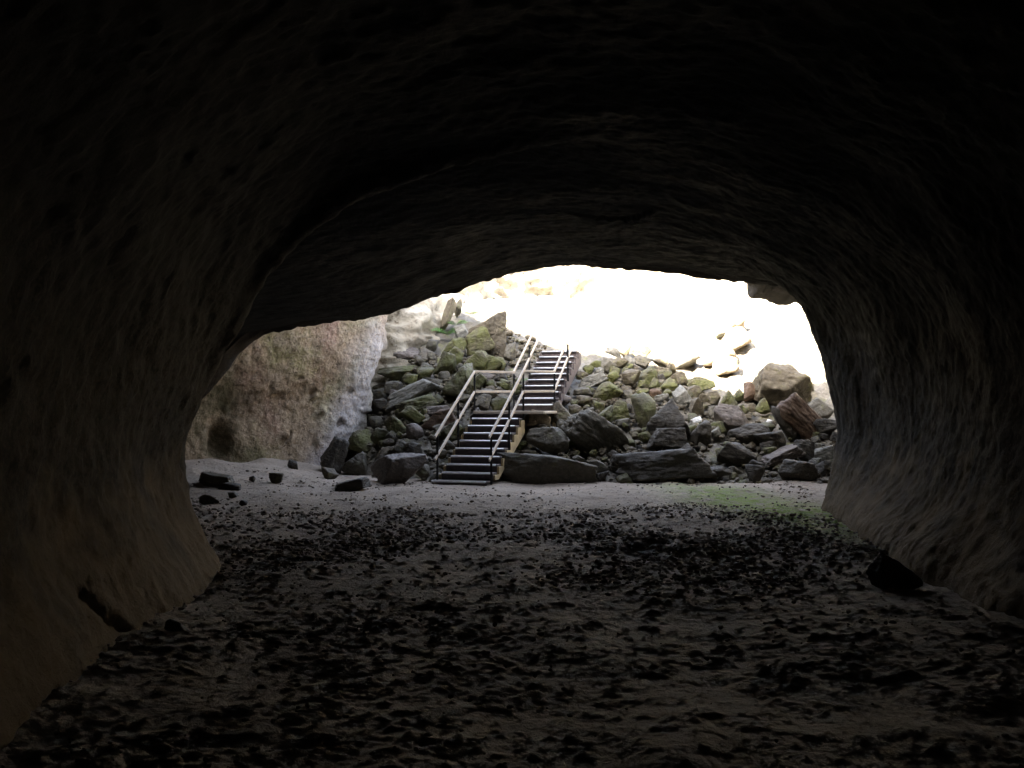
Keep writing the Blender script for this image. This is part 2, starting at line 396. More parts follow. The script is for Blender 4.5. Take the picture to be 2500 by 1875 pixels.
Pc = C2.reshape(-1, 3)
idx = np.repeat(np.arange(C2.shape[0]), C2.shape[1])
alc_end = sum(seg_q[:4])
alc = sstep(alc_end+16, alc_end-2, idx.astype(float))
lav = sstep(alc_end-34, alc_end-10, idx+6*perlin(Pc*1.2, 5)) * sstep(4.5, 3.2, Pc[:, 2]+0.6*perlin(Pc, 6))
rough = fbm(Pc*0.6, 4, 71)
ledge = np.abs(fbm(Pc*np.array([.45, .45, 1.6]), 3, 72))
vo = 0.55*rough+0.5*(0.35-ledge)+0.09*fbm(Pc*3.3, 3, 73)
vi = 0.13*fbm(Pc*0.7, 2, 74)+0.03*fbm(Pc*2.4, 3, 75)+0.04*fbm(Pc*7.0, 4, 76, 0.6)-0.05*np.clip(fbm(Pc*4.0, 2, 77)-0.32, 0, 1)*2
d2 = vo*(1-alc)+vi*alc
hol = np.array([-6.78, 21.85, 0.80]); dh = (Pc-hol+0.12*np.stack([perlin(Pc*2.2, 3), perlin(Pc*2.2, 4), perlin(Pc*2.2, 5)], -1))/np.array([.2, .5, .48]); d2 -= 0.5*np.exp(-(dh**2).sum(1)**1.3)
for hx, hy, hz, hr in ((-5.15, 23.7, 2.0, .1), (-4.35, 24.35, 2.05, .1), (-5.6, 23.2, .95, .11), (-4.6, 24.3, 1.2, .09), (-5.0, 24.0, 1.55, .08)):
    j = np.argmin(((Pc-np.array([hx, hy, hz]))**2).sum(1)); d2 -= 0.14*np.exp(-((Pc-Pc[j])**2).sum(1)/hr**2)
d2 *= sstep(RIM, RIM-1.0, Pc[:, 2])*0.8+0.2
C2 = C2+(N2.reshape(-1, 3)*d2[:, None]).reshape(C2.shape)
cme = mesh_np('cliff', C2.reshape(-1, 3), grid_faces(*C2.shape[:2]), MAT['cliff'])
set_attr(cme, 'stain_shade', sstep(-5.7, -6.9, Pc[:, 0]+0.7*perlin(Pc*0.9, 7)))  # stain and painted shade, stronger to the left
set_attr(cme, 'alcove', alc); set_attr(cme, 'lavender', lav)
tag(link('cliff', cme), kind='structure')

LIP = [((-9.5,20.9,0.5),(-10,25)), ((-8.2,20.9,0.85),(-8.4,27.2)), ((-7.2,21.1,1.62),(-7.2,27.4)), ((-6.5,21.2,2.43),(-6.2,26.8)), ((-5.4,20.8,3.33),(-5.4,24.6)), ((-2.9,19.98,3.6),(-3.6,21.3)),
 ((-1.5,19.6,4.02),(-2.4,20.6)), ((-.25,19.4,4.38),(-1.2,20.0)), ((.6,19.3,4.62),(-.1,17.2)), ((1.7,19.3,4.56),(1.4,18.2)),
 ((4.2,19.0,4.26),(3.3,18.0)), ((4.9,20.2,4.36),(4.0,17.9),(4.6,18.5,4.22)), ((5.25,21.0,4.38),(4.3,17.8),(4.8,18.3,4.2)), ((5.38,21.3,4.16),(4.6,17.75),(5.0,18.2,4.15)), ((5.75,21.4,4.12),(4.8,17.7),(5.2,18.0,4.1)), ((5.95,21.4,4.03),(5.2,17.4),(5.5,17.8,4.0)), ((7.2,21.3,3.95),(6,17.0),(6.1,17.5,3.9)), ((8.6,18.6,3.0),(8.5,15.8),(7.9,16.7,3.0)), ((9.0,16.4,2.2),(9.6,15.2))]
LC = []
for l, r, *w0 in LIP:
    l = np.array(l, float); rr = np.array([r[0], r[1], RIM]); b = l+np.array([0, 0.05, -0.03])
    LC.append([np.array(w0[0]) if w0 else l+np.array([0, -0.6, 0.12]), b, b+(rr-b)*np.array([.12, .12, .14])+np.array([0, .12, 0]), b+(rr-b)*.5, rr])
LC = np.array(LC)
L2 = crom(LC, [14, 14, 14, 18, 34, 24, 22, 18, 20, 36, 14, 10, 10, 10, 8, 16, 30, 20]); L2 = np.swapaxes(crom(np.swapaxes(L2, 0, 1), [8, 10, 22, 24]), 0, 1)
L2[:, -1, 2] = RIM
NL = grid_normals(L2); PL = L2.reshape(-1, 3)
dl = (0.28*fbm(PL*0.8, 4, 81)+0.08*fbm(PL*3.2, 3, 82))*sstep(8.9, 8.0, PL[:, 2])*(0.25+0.75*sstep(0.0, 1.2, PL[:, 2]-np.repeat(L2[:, 1, 2], L2.shape[1])))
sgn = np.sign(NL.reshape(-1, 3)[:, 1:2]); sgn[sgn == 0] = 1
L2 = (PL+NL.reshape(-1, 3)*sgn*dl[:, None]).reshape(L2.shape)
jit = 0.05*perlin(L2[:, 8, :]*2.2, 83)+0.04*perlin(L2[:, 8, :]*6, 84)
L2[:, 4:14, 2] += jit[:, None]
lme = mesh_np('roof_edge', L2.reshape(-1, 3), grid_faces(*L2.shape[:2]), MAT['cave'])
tag(link('cave_roof_edge_rock', lme), kind='structure')

# land above the cave, one sheet round the pit out to the horizon
loop = [np.array([p[0], p[1]]) for p in (L2[30:-12:4, -1, :2])] 
loop += [np.array(p[:2]) for p in C2[::-1][20:-(sum(seg_q[:4])):6, -1, :2]]
loop = np.array(loop); cen2 = loop.mean(0)
ang = np.unwrap(np.arctan2(loop[:, 1]-cen2[1], loop[:, 0]-cen2[0]))
if ang[-1] < ang[0]: loop = loop[::-1]
rings = []
for k, rad in enumerate((0, 1.5, 6, 25, 120, 700)):
    dirn = (loop-cen2)/np.linalg.norm(loop-cen2, axis=1, keepdims=True)
    q = loop+dirn*rad if k < 3 else cen2+dirn*(14+rad)
    z = np.full(len(q), RIM)+(0 if k == 0 else 0.25*fbm(np.concatenate([q*0.1, q[:, :1]*0], 1), 3, 90))
    rings.append(np.column_stack([q, z]))
rings = np.array(rings); rings = np.concatenate([rings, rings[:, :1]], 1)
pme = mesh_np('plateau', rings.reshape(-1, 3), grid_faces(*rings.shape[:2]), MAT['plateau'])
tag(link('terrain', pme), kind='structure')

# ================================================================ rubble slope
def slope_par(X):
    s = np.interp(X, [-6, -3, -1, 2, 5, 8], [.62, .59, .54, .50, .46, .44])
    y0 = np.interp(X, [-6, -4.4, -3.5, -2.6, -1, 2, 5, 8], [26.5, 24.4, 22.4, 21.1, 20.6, 20.7, 20.6, 20.2])
    return s, y0
def slope_h(X, Y):
    X = np.asarray(X, float); Y = np.asarray(Y, float)
    s, y0 = slope_par(X)
    z = s*(Y-y0)
    top = 4.6
    z = np.where(z > top, top+(z-top)*0.35, z)
    return z
sx = np.arange(-7, 13.01, 0.09); sy = np.arange(19.9, 42, 0.09)
SX, SY = np.meshgrid(sx, sy); fx, fy = SX.ravel(), SY.ravel()
PS = np.stack([fx, fy, 0*fx], -1)
sz = np.maximum(slope_h(fx, fy), -0.3)-0.22+0.2*fbm(PS*1.6, 4, 101)+0.16*np.abs(fbm(PS*3.3, 3, 102))
sl = mesh_np('rubble_slope', np.stack([fx, fy, sz], -1), grid_faces(len(sy), len(sx)), MAT['slope'])
tag(link('rubble_slope_terrain', sl), kind='structure')

# ================================================================ rocks
def ico(sub):
    bm = bmesh.new(); bmesh.ops.create_icosphere(bm, subdivisions=sub, radius=1)
    v = np.array([x.co[:] for x in bm.verts]); f = np.array([[q.index for q in p.verts] for p in bm.faces]); bm.free()
    return v/np.linalg.norm(v, axis=1, keepdims=True), f
ICO = {k: ico(k) for k in (2, 3, 4, 5)}

def rock_mesh(seed, dims, kind='b', mat=None, sub=4, rough=1.3):
    rng = np.random.default_rng(seed)
    v, f = ICO[sub]
    npl = {'b': 10, 's': 8, 'p': 7, 'r': 20}[kind]
    nn = rng.normal(size=(npl, 3)); nn /= np.linalg.norm(nn, axis=1, keepdims=True)
    hh = rng.uniform(0.64, 1.02, npl)
    if kind == 's':
        ax = np.array([[0, 0, 1], [0, 0, -1], [1, 0, .15], [-1, 0, .1], [0, 1, 0], [0, -1, .1]], float)
        ax += rng.normal(size=ax.shape)*0.13
    elif kind == 'p':
        a0 = rng.uniform(-.25, .25)
        ax = np.array([[.85, .1, .55], [-.8, .1, .6], [0, -.9, .45], [0, .9, .3], [0, 0, -1], [a0, -.7, -.1]], float)
        ax += rng.normal(size=ax.shape)*0.12
    else:
        ax = np.array([[0, 0, 1], [0, 0, -1], [0, -1, .3]], float)+rng.normal(size=(3, 3))*0.25
    ax /= np.linalg.norm(ax, axis=1, keepdims=True)
    nn = np.concatenate([nn, ax]); hh = np.concatenate([hh, np.full(len(ax), {'s': .62, 'p': .6, 'b': .75, 'r': .9}[kind])])
    dp = np.maximum(v@nn.T, 1e-6)/hh
    pw = 10 if kind == 'r' else 34
    r = (dp**pw).sum(1)**(-1/pw)
    r = r*(1+rough*(0.07*fbm(v*1.7+seed*3.1, 3, seed % 97)+0.05*fbm(v*6+seed, 4, seed % 89, .6)))
    q = v*r[:, None]
    lo, hi = q.min(0), q.max(0)
    q = (q-(lo+hi)/2)/(hi-lo)*np.array(dims)
    return mesh_np('rock', q, f, mat)

CROP = {'A': (760, 900, .1929), 'B': (900, 720, .1929), 'C': (1180, 880, .1929), 'D': (1360, 800, .1929), 'E': (1480, 920, .1929),
        'F': (1740, 860, .1929), 'G': (1000, 840, .217), 'H': (440, 700, .3315), 'S': (0, 0, 1.0)}
# crop, centre x, centre y, width, height, tilt, shape, stone, name, label
ROCKS = [
 ('A',1070,1260,740,480,-12,'b','pink','boulder','broad brown-grey boulder with a ragged pale top, on the floor left of the lowest step'),
 ('A',580,1215,330,340,-28,'p','grey','boulder','grey wedge-shaped boulder between the dark leaning rock and the broad boulder by the lowest step'),
 ('A',650,930,420,300,18,'b','moss','boulder','yellow-brown streaked block with a pale right edge, at the foot of the pitted wall'),
 ('A',300,1120,320,520,-28,'b','dark','boulder','dark boulder leaning against the foot of the pitted wall'),
 ('A',480,1490,480,150,16,'s','dark','slab','thin dark slab lying flat on the dusty floor, pointed at its left end'),
 ('A',230,1330,250,140,-20,'b','brown','stone','small brown stone in the corner between pitted wall and floor'),
 ('A',830,685,180,160,0,'b','grey','stone','squarish grey stone beside the lavender wall edge, above the yellow-brown streaked block'),
 ('A',705,665,140,150,0,'b','dark','stone','dark stone touching the lavender edge of the pitted wall'),
 ('A',880,860,240,200,-15,'r','olive','stone','rounded grey-green stone behind the pale edge of the streaked block'),
 ('A',1075,730,260,270,12,'b','olive','boulder','olive block with a flat pale top, left of the lower handrail end'),
 ('A',1310,790,210,200,10,'r','pink','stone','pale round-faced stone just left of the lower handrail end'),
 ('A',1270,590,300,190,-30,'s','moss','slab','mossy layered slab below the long leaning slab'),
 ('A',860,350,240,190,8,'s','grey','slab','flat-topped grey slab bridging a dark hollow beside the lavender wall'),
 ('A',860,480,230,210,0,'b','dark','stone','dark stone in the hollow beneath the flat-topped grey slab'),
 ('A',890,250,200,150,-28,'p','brown','stone','brown three-cornered stone right beside the lavender wall edge'),
 ('A',1060,240,270,160,-6,'b','grey','stone','grey stone below the small white stone, left of the long leaning slab'),
 ('A',1070,125,105,95,0,'r','white','stone','small white rounded stone resting on grey rock near the left wall'),
 ('A',1040,320,130,110,-25,'b','pink','stone','small pinkish stone at the low end of the long leaning slab'),
 ('A',1000,930,90,100,20,'b','pink','stone','small pale pink stone above the broad boulder by the lowest step'),
 ('A',1150,990,170,150,-30,'s','grey','stone','small grey slabby stone behind the broad boulder by the lowest step'),
 ('A',1260,1000,130,140,20,'b','brown','stone','brown stone behind the left post of the lower flight'),
 ('A',1420,1160,220,90,-20,'s','pale','stone','pale flat stone lying beside the left post of the lowest step'),
 ('A',1340,1060,260,220,-25,'b','dark','stone','dark stone under the low ends of the left handrails'),
 ('A',1400,1300,220,200,-25,'b','brown','stone','brown stone touching the left end of the lowest step'),
 ('B',530,1240,720,210,27,'s','pale','slab','long grey-green slab leaning diagonally left of the lower handrail'),
 ('B',610,1390,560,170,15,'s','olive','slab','mossy dark slab in the shadow under the long leaning slab'),
 ('B',880,1455,370,110,5,'s','pink','slab','thin pale slab end crossed by the lower left handrail'),
 ('B',900,1570,440,280,0,'b','rust','boulder','reddish dark boulder below the thin pale slab, behind the lower left handrail'),
 ('B',1130,1130,440,480,8,'b','olive','boulder','large olive boulder with a flat pale top at the upper bend of the left handrail'),
 ('B',960,880,280,310,0,'b','olive','boulder','dark mossy boulder left of the ribbed yellow rock'),
 ('B',1095,805,250,260,-35,'s','moss','boulder','ribbed yellow-green rock above the large olive boulder'),
 ('B',1090,660,380,210,8,'b','moss','boulder','wide grey-green boulder beneath the fern by the left cliff'),
 ('B',1390,860,240,290,-38,'s','moss','boulder','ribbed yellow-brown rock between the large olive boulder and the upright block with sunlit face'),
 ('B',1415,560,360,400,8,'b','moss','boulder','upright yellow-brown block with a bright right face, left of the stair top'),
 ('B',1590,470,560,560,-28,'p','brown','slab','large tilted brown slab with a peak, farthest rock left of the stair top'),
 ('B',1570,870,260,230,10,'b','moss','boulder','green mossy rock right beneath the upright yellow-brown block'),
 ('B',1270,930,150,120,0,'b','moss','stone','small yellow-green stone between the two ribbed rocks'),
 ('B',440,990,640,170,4,'b','olive','boulder','long low mossy boulder below the smooth grey mound by the cliff'),
 ('B',520,1075,200,150,0,'b','moss','stone','mossy stone on the left above the long leaning slab'),
 ('B',720,985,210,170,-10,'b','olive','stone','squat mossy stone at the upper end of the long leaning slab'),
 ('B',795,770,110,150,10,'b','grey','stone','blue-grey upright stone left of the dark mossy boulder'),
 ('B',685,830,100,100,-20,'b','brown','stone','little brown stone right of the smooth grey mound'),
 ('B',720,900,140,90,0,'b','grey','stone','little grey stone between the smooth mound and the dark mossy boulder'),
 ('B',805,640,170,150,0,'b','grey','stone','light grey stone at the cliff foot left of the fern'),
 ('B',410,800,480,260,8,'r','pink','boulder','smooth grey-brown mound in front of the bright cliff'),
 ('B',510,670,110,90,0,'r','tan','stone','small tan stone perched on top of the smooth grey mound'),
 ('B',1010,260,150,430,-16,'b','brown','boulder','dark upright rock pillar leaning against the bright left cliff'),
 ('B',1130,160,100,240,-8,'b','grey','boulder','slim grey rock right of the dark upright pillar at the left cliff'),
 ('B',530,410,170,170,0,'b','grey','boulder','grey knob on the bright left cliff below the cave roof'),
 ('B',1170,470,180,180,20,'s','pale','slab','smooth blue-grey slab behind the fern, left of the tilted brown slab'),
 ('G',620,620,180,140,10,'b','grey','stone','grey stone between the two bars of the lower left handrail, near its bend'),
 ('G',480,990,280,220,10,'b','olive','boulder','dark mossy boulder touching the middle steps of the lower flight on their left'),
 ('G',620,920,170,150,10,'b','grey','stone','grey stone against the left side of the upper steps of the lower flight'),
 ('G',340,970,140,140,10,'b','grey','stone','grey stone between the lower ends of the left handrails'),
 ('G',450,1140,170,110,-15,'b','grey','stone','small dark grey stone beside the lower steps on their left'),
 ('G',350,1230,140,120,-25,'b','brown','stone','small brown stone at the left post of the lowest step'),
 ('G',830,660,160,210,-30,'s','grey','stone','streaked tilted stone under the level left handrail'),
 ('G',900,570,220,120,-8,'b','grey','stone','grey stone just below the level lower bar of the left handrail'),
 ('G',1010,670,220,150,0,'b','olive','stone','dark olive stone at the back left of the landing'),
 ('G',870,380,170,110,-15,'b','pink','stone','pale stone just below the level top bar of the left handrail'),
 ('G',780,420,130,170,-35,'s','olive','stone','narrow tilted stone right of the large olive boulder, under the level handrail'),
 ('G',900,450,140,100,0,'b','olive','stone','dark rounded stone between the two level bars of the left handrail'),
 ('G',1040,470,130,90,0,'b','moss','stone','mossy stone left of the bend where the left handrail climbs again'),
 ('G',1030,370,150,110,0,'b','dark','stone','dark stone below the corner of the upper left handrail'),
 ('G',1200,500,130,140,0,'b','olive','stone','mossy stone left of the lowest steps of the upper flight'),
 ('G',980,230,210,170,0,'b','moss','stone','green rounded rock left of the climbing upper handrail'),
 ('G',1130,100,180,200,20,'b','grey','stone','grey stone behind the climbing upper left handrail'),
 ('C',830,1010,500,350,10,'b','grey','boulder','rounded grey boulder with a yellow-brown right face, right of the lower flight'),
 ('C',790,1370,1230,390,-4,'b','grey','boulder','very long low boulder on the floor right of the lowest step'),
 ('C',270,1460,220,150,-18,'b','dark','stone','small dark block between the lowest step and the very long low boulder'),
 ('C',1490,1470,200,150,0,'b','dark','stone','small dark stone with a bluish top between the two long front boulders'),
 ('C',1450,1340,270,150,-12,'b','grey','stone','flat grey stone behind the small dark stone between the two long front boulders'),
 ('C',960,690,360,290,-25,'b','brown','boulder','brown boulder right under the end of the landing'),
 ('C',680,770,330,290,5,'b','tan','boulder','pale tan rock tucked under the landing'),
 ('C',650,900,250,220,-10,'b','brown','boulder','dark brown boulder beside the yellow stringer of the lower flight'),
 ('C',1000,810,150,110,-20,'b','grey','stone','small grey stone on top of the rounded boulder with a yellow-brown face'),
 ('C',470,1060,170,150,-30,'b','moss','stone','small mossy stone against the yellow stringer, halfway down the lower flight'),
 ('C',580,1190,260,120,-8,'b','brown','stone','low brown stone behind the very long low boulder'),
 ('C',360,1200,170,110,-25,'s','grey','stone','small grey slab at the foot of the yellow stringer'),
 ('C',1400,960,800,470,-38,'r','grey','slab','broad blue-grey slab sloping down like a ramp in the middle of the rubble'),
 ('C',1210,1260,180,110,-15,'b','pale','stone','small pale stone at the foot of the sloping ramp slab'),
 ('C',1130,1040,130,170,0,'b','moss','stone','small green mossy stone right of the rounded boulder with a yellow-brown face'),
 ('C',1010,500,210,150,-5,'b','pink','stone','pale pinkish stone at the right end of the lowest upper steps'),
 ('C',1150,620,160,130,-20,'b','brown','stone','brown stone right of the landing, at the head of the ramp slab'),
 ('D',640,820,380,270,8,'r','moss','boulder','big rounded mossy boulder with a ridged back, right of the upper flight'),
 ('D',695,635,190,150,12,'r','moss','stone','rounded mossy stone behind the big ridged mossy boulder'),
 ('D',930,650,230,250,0,'b','brown','boulder','dark brown block in the middle of the right-hand rubble'),
 ('D',1140,640,240,280,10,'b','olive','boulder','square-shouldered olive block right of the dark brown block'),
 ('D',1330,560,230,120,-18,'s','brown','stone','brown stone with a pale top line below the sunlit edge of the right rubble'),
 ('D',1360,600,190,110,0,'b','olive','stone','small olive stone behind the pair of peaked mossy stones'),
 ('D',1560,650,260,190,-20,'p','brown','boulder','brown peaked stone at the sunlit edge of the right rubble'),
 ('D',1240,720,190,170,0,'p','olive','stone','left and smaller of the pair of peaked mossy stones'),
 ('D',1440,725,310,180,-10,'p','moss','boulder','right and larger of the pair of peaked mossy stones, with a yellow-green left edge'),
 ('D',700,330,180,190,20,'b','pale','boulder','pale stone with a sunlit face on the crest of the right rubble'),
 ('D',760,440,220,200,-35,'b','brown','boulder','brown boulder under the pale sunlit stone on the right crest'),
 ('D',855,280,130,170,-15,'b','brown','stone','small dark brown stone between the two topmost rocks of the right crest'),
 ('D',1060,295,240,180,-10,'b','brown','boulder','topmost dark brown block on the crest of the right rubble'),
 ('D',1070,420,210,150,-22,'s','grey','stone','grey angular slab just under the topmost brown block'),
 ('D',1310,440,260,170,-12,'b','brown','boulder','brown boulder on the right shoulder of the crest, against the glare'),
 ('D',1470,520,170,140,-35,'b','brown','stone','brown stone on the edge of the glare, below the right shoulder of the crest'),
 ('D',920,440,140,160,0,'b','pale','stone','pale grey-green block below the crest of the right rubble'),
 ('D',650,490,220,150,-35,'s','grey','slab','grey-green tilted slab below the pale sunlit stone of the crest'),
 ('D',470,465,190,100,0,'b','moss','stone','yellowish mossy stone right of the stair top'),
 ('D',530,560,130,120,0,'r','pale','stone','pale round stone right of the upper flight'),
 ('D',390,530,140,110,-20,'b','moss','stone','small mossy stone close to the right side of the upper flight'),
 ('D',310,600,170,110,0,'b','brown','stone','small brown stone below the mossy one close to the upper flight'),
 ('D',420,690,420,150,22,'s','pale','slab','long pale slab pointing up to the right, beside the upper flight'),
 ('D',330,810,250,110,0,'s','grey','slab','flat slab over a dark gap below the long pale slab'),
 ('D',110,800,130,110,0,'b','grey','stone','little grey stone at the right edge of the middle upper steps'),
 ('D',350,915,220,120,0,'r','brown','stone','squat brown stone left of the big ridged mossy boulder'),
 ('D',215,950,110,90,0,'b','olive','stone','tiny olive stone between the squat brown stone and the landing'),
 ('D',1100,1060,300,460,4,'r','olive','boulder','tall rounded olive boulder standing left of the dark pointed boulder'),
 ('D',780,1050,320,270,-5,'p','moss','boulder','three-cornered dark stone with a yellow-green left edge'),
 ('D',620,1120,180,300,-35,'p','olive','boulder','dark pointed stone with a pale right edge above the ramp slab'),
 ('D',840,1190,210,75,8,'s','pale','slab','pale flat stone at the foot of the tall rounded olive boulder'),
 ('D',940,1120,120,60,-18,'s','pale','stone','small pale sliver of stone against the tall rounded olive boulder'),
 ('D',1240,825,160,110,0,'r','rust','stone','small reddish stone above the tall rounded olive boulder'),
 ('D',1400,825,140,100,0,'r','olive','stone','small olive stone right of the small reddish one'),
 ('D',1325,890,180,100,6,'s','pale','stone','pale blue-grey block just behind the dark pointed boulder'),
 ('D',1080,815,170,90,-5,'b','moss','stone','mossy stone left of the small reddish one'),
 ('D',900,855,210,120,-8,'b','grey','stone','grey stone right of the big ridged mossy boulder'),
 ('D',930,960,140,120,0,'b','brown','stone','brown stone left of the tall rounded olive boulder'),
 ('E',800,560,580,560,-4,'p','dark','boulder','large dark pointed boulder in the right-hand rubble'),
 ('E',790,810,560,320,-2,'s','dark','boulder','dark block with a thin pale top edge, in front of the large pointed boulder'),
 ('E',690,1130,1270,400,5,'s','dark','boulder','longest dark slab boulder on the floor with a blue-grey top'),
 ('E',1220,710,300,340,-20,'p','dark','boulder','dark stone with a whitish cap, right of the large pointed boulder'),
 ('E',1130,565,150,100,12,'b','white','stone','whitish stone standing in for a lit top facet right of the large pointed boulder'),  # white stone in place of the dark stone's lit top facet
 ('E',1400,680,170,170,-15,'b','pale','stone','pale grey stone left of the pinkish-grey boulder'),
 ('E',1180,400,260,240,-12,'b','brown','boulder','brown boulder right of the pale upright slab'),
 ('E',955,260,230,270,28,'s','pale','slab','pale upright slab behind the large pointed boulder'),
 ('E',1125,200,210,180,-20,'b','brown','stone','dark brown stone right above the pale upright slab'),
 ('E',1200,95,350,170,-8,'b','moss','boulder','long olive boulder on the brink of the glare'),
 ('E',1310,270,260,190,0,'b','brown','boulder','brown boulder below the long olive boulder on the brink of the glare'),
 ('E',1530,290,250,240,0,'p','olive','boulder','olive peaked stone with a pale crown at the lower end of the glare'),
 ('E',1370,440,190,170,25,'b','grey','stone','grey block with a pale left side, touching the pinkish-grey boulder'),
 ('E',1390,1205,360,140,6,'b','dark','stone','low dark stone at the right end of the longest slab boulder'),
 ('F',250,840,500,330,-10,'b','pink','boulder','pinkish-grey angular boulder below the glare'),
 ('F',290,1500,190,110,-5,'b','grey','stone','small stone with a pale top at the edge of the green floor'),
 ('F',460,1040,520,280,0,'r','dark','boulder','dark rounded mound below the pinkish-grey boulder'),
 ('F',270,1290,520,300,-12,'b','dark','boulder','dark boulder behind the low dark stone, left of the striped slab'),
 ('F',930,430,790,540,-6,'b','brown','boulder','huge brown boulder standing against the glare by the right wall'),
 ('F',640,370,240,190,15,'b','pink','boulder','pale lobed rock on the left shoulder of the huge brown boulder'),
 ('F',470,500,170,250,6,'b','rust','stone','upright reddish-brown stone left of the huge brown boulder'),
 ('F',330,540,160,150,0,'p','olive','stone','small peaked stone between the olive peaked stone and the upright reddish one'),
 ('F',640,680,210,200,0,'b','moss','stone','bright yellow-green mossy block under the huge brown boulder'),
 ('F',420,715,220,120,0,'b','brown','stone','grey-brown stone left of the bright mossy block'),
 ('F',720,895,100,90,0,'r','white','stone','small white stone in the dark hollow under the huge brown boulder'),
 ('F',1150,900,860,380,-40,'s','rust','slab','large reddish-brown slab leaning down towards the right wall'),
 ('F',860,900,380,420,0,'b','dark','boulder','dark boulder under the left side of the reddish-brown leaning slab'),
 ('F',1340,740,270,290,35,'s','grey','slab','pale slab against the right wall below the glare'),
 ('F',1420,970,330,260,0,'b','dark','boulder','dark block against the right wall beneath the pale slab'),
 ('F',860,1320,560,170,22,'s','pink','slab','long striped pinkish slab tilted up to the right'),
 ('F',1060,1500,520,260,-6,'b','dark','boulder','dark boulder on the green floor in front of the striped slab'),
 ('F',535,1540,260,260,5,'b','dark','boulder','lone dark knobbly stone standing on the mossy floor'),
 ('F',1300,1240,220,190,20,'b','pale','stone','pale stone behind the bluish slab by the right wall'),
 ('F',1430,1310,290,220,14,'s','pale','slab','bluish slab at the foot of the right wall'),
 ('F',1440,1470,230,190,0,'b','dark','stone','dark stone under the bluish slab at the foot of the right wall'),
 ('F',720,1130,420,260,0,'b','dark','boulder','dark boulder above the striped slab'),
 ('F',1150,1230,330,260,-20,'b','dark','boulder','dark boulder right of the striped slab'),
 ('H',275,1430,270,100,-8,'s','brown','slab','long dark slab on the floor of the left alcove'),
 ('H',370,1475,160,60,-5,'s','dark','stone','small dark flat stone against the long dark slab in the alcove'),
 ('H',710,1415,105,85,0,'b','brown','stone','roundish dark stone against the pale bank in the alcove'),
 ('H',215,1570,150,80,-10,'b','brown','stone','reddish dark stone just past the bulging left wall'),
 ('H',390,1535,80,50,0,'b','grey','stone','small grey stone in the middle of the alcove floor'),
 ('H',830,1315,90,70,-25,'b','dark','stone','dark stone on the pale bank below the pitted wall'),
 ('H',465,1595,60,45,0,'b','dark','stone','tiny dark stone on the dusty floor of the alcove'),
 ('H',530,1415,50,45,0,'b','grey','stone','tiny grey stone at the foot of the pale bank'),
 ('S',2182,1402,125,88,-14,'b','dark','boulder','lone black pointed rock at the foot of the right cave wall'),
 ('S',432,1530,60,34,0,'b','dark','stone','black stone at the foot of the near left cave wall'),
]

def hit(u, v):
    """point where the line of sight to a pixel meets the floor or the rubble slope"""
    Y = np.arange(4.0, 40.0, 0.02); X = (u-1250)/F_PX*Y; Z = EYE+(HOR-v)/F_PX*Y
    g = np.maximum(base_h(X, Y), slope_h(X, Y))
    i = np.argmax(Z < g) if (Z < g).any() else len(Y)-1
    return Y[i]

random.seed(4)
for k, (cr, cx, cy, ww, hh, ang, shape, mat, nm, lab) in enumerate(ROCKS):
    ox, oy, s = CROP[cr]
    u, v, wp, hp = ox+cx*s, oy+cy*s, ww*s, hh*s
    Y0 = hit(u, v+hp*0.42)
    a = R(ang)
    wm, hm = wp/F_PX*Y0, hp/F_PX*Y0
    if shape == 's':
        dep = max(0.55*wm, 1.0*hm)
        dep = min(dep, 1.6)
    else:
        dep = 0.85*(wm+hm)/2
    Yc = Y0+0.33*dep
    wm, hm = wp/F_PX*Yc*1.04, hp/F_PX*Yc*1.06
    c = Vector(((u-1250)/F_PX*Yc, Yc, EYE+(HOR-v)/F_PX*Yc))
    me = rock_mesh(1000+k, (wm, dep, hm), shape, MAT[mat], 5 if wp > 60 else 4, 2.4 if 'ramp in' in lab else 1.3)
    o = link(nm, me); o.location = c
    o.rotation_euler = Euler((random.uniform(-.1, .1), -a, random.uniform(-.2, .2)))
    tag(o, lab, 'boulder' if nm == 'boulder' else ('rock slab' if nm == 'slab' else 'stone'))

# smaller rubble between the big ones: a few shapes, copied one by one
STAIR_T = R(17); SF = Vector((math.sin(STAIR_T), math.cos(STAIR_T), 0)); SR = Vector((math.cos(STAIR_T), -math.sin(STAIR_T), 0))
S0 = Vector((-1.05, 19.85, 0))               # middle of the front edge of the lowest step
def in_stairs(x, y):
    q = Vector((x, y, 0))-S0; f = q.dot(SF); r = q.dot(SR)
    if f < 2.4: return abs(r) < 0.8 and f > -0.5
    if f < 3.9: return -0.85 < r < 1.6
    return -0.25 < r < 1.5 and f < 8
protos = {}
def filler(x, y, size, mat, seed):
    key = (mat, seed % 5)
    if key not in protos:
        rng = random.Random(seed)
        protos[key] = rock_mesh(5000+len(protos)*7, (1, rng.uniform(.7, 1), rng.uniform(.6, .85)), rng.choice('bbsp'), MAT[mat], 3)
        protos[key].name = 'rubble_stone'
    o = link('rubble_stone', protos[key])
    o.location = (x, y, float(slope_h(x, y))+size*0.05)
    o.scale = (size, size, size); o.rotation_euler = (random.uniform(-.5, .5), random.uniform(-.5, .5), random.uniform(0, 6.28))
    return o
n_l = n_r = n_s = 0
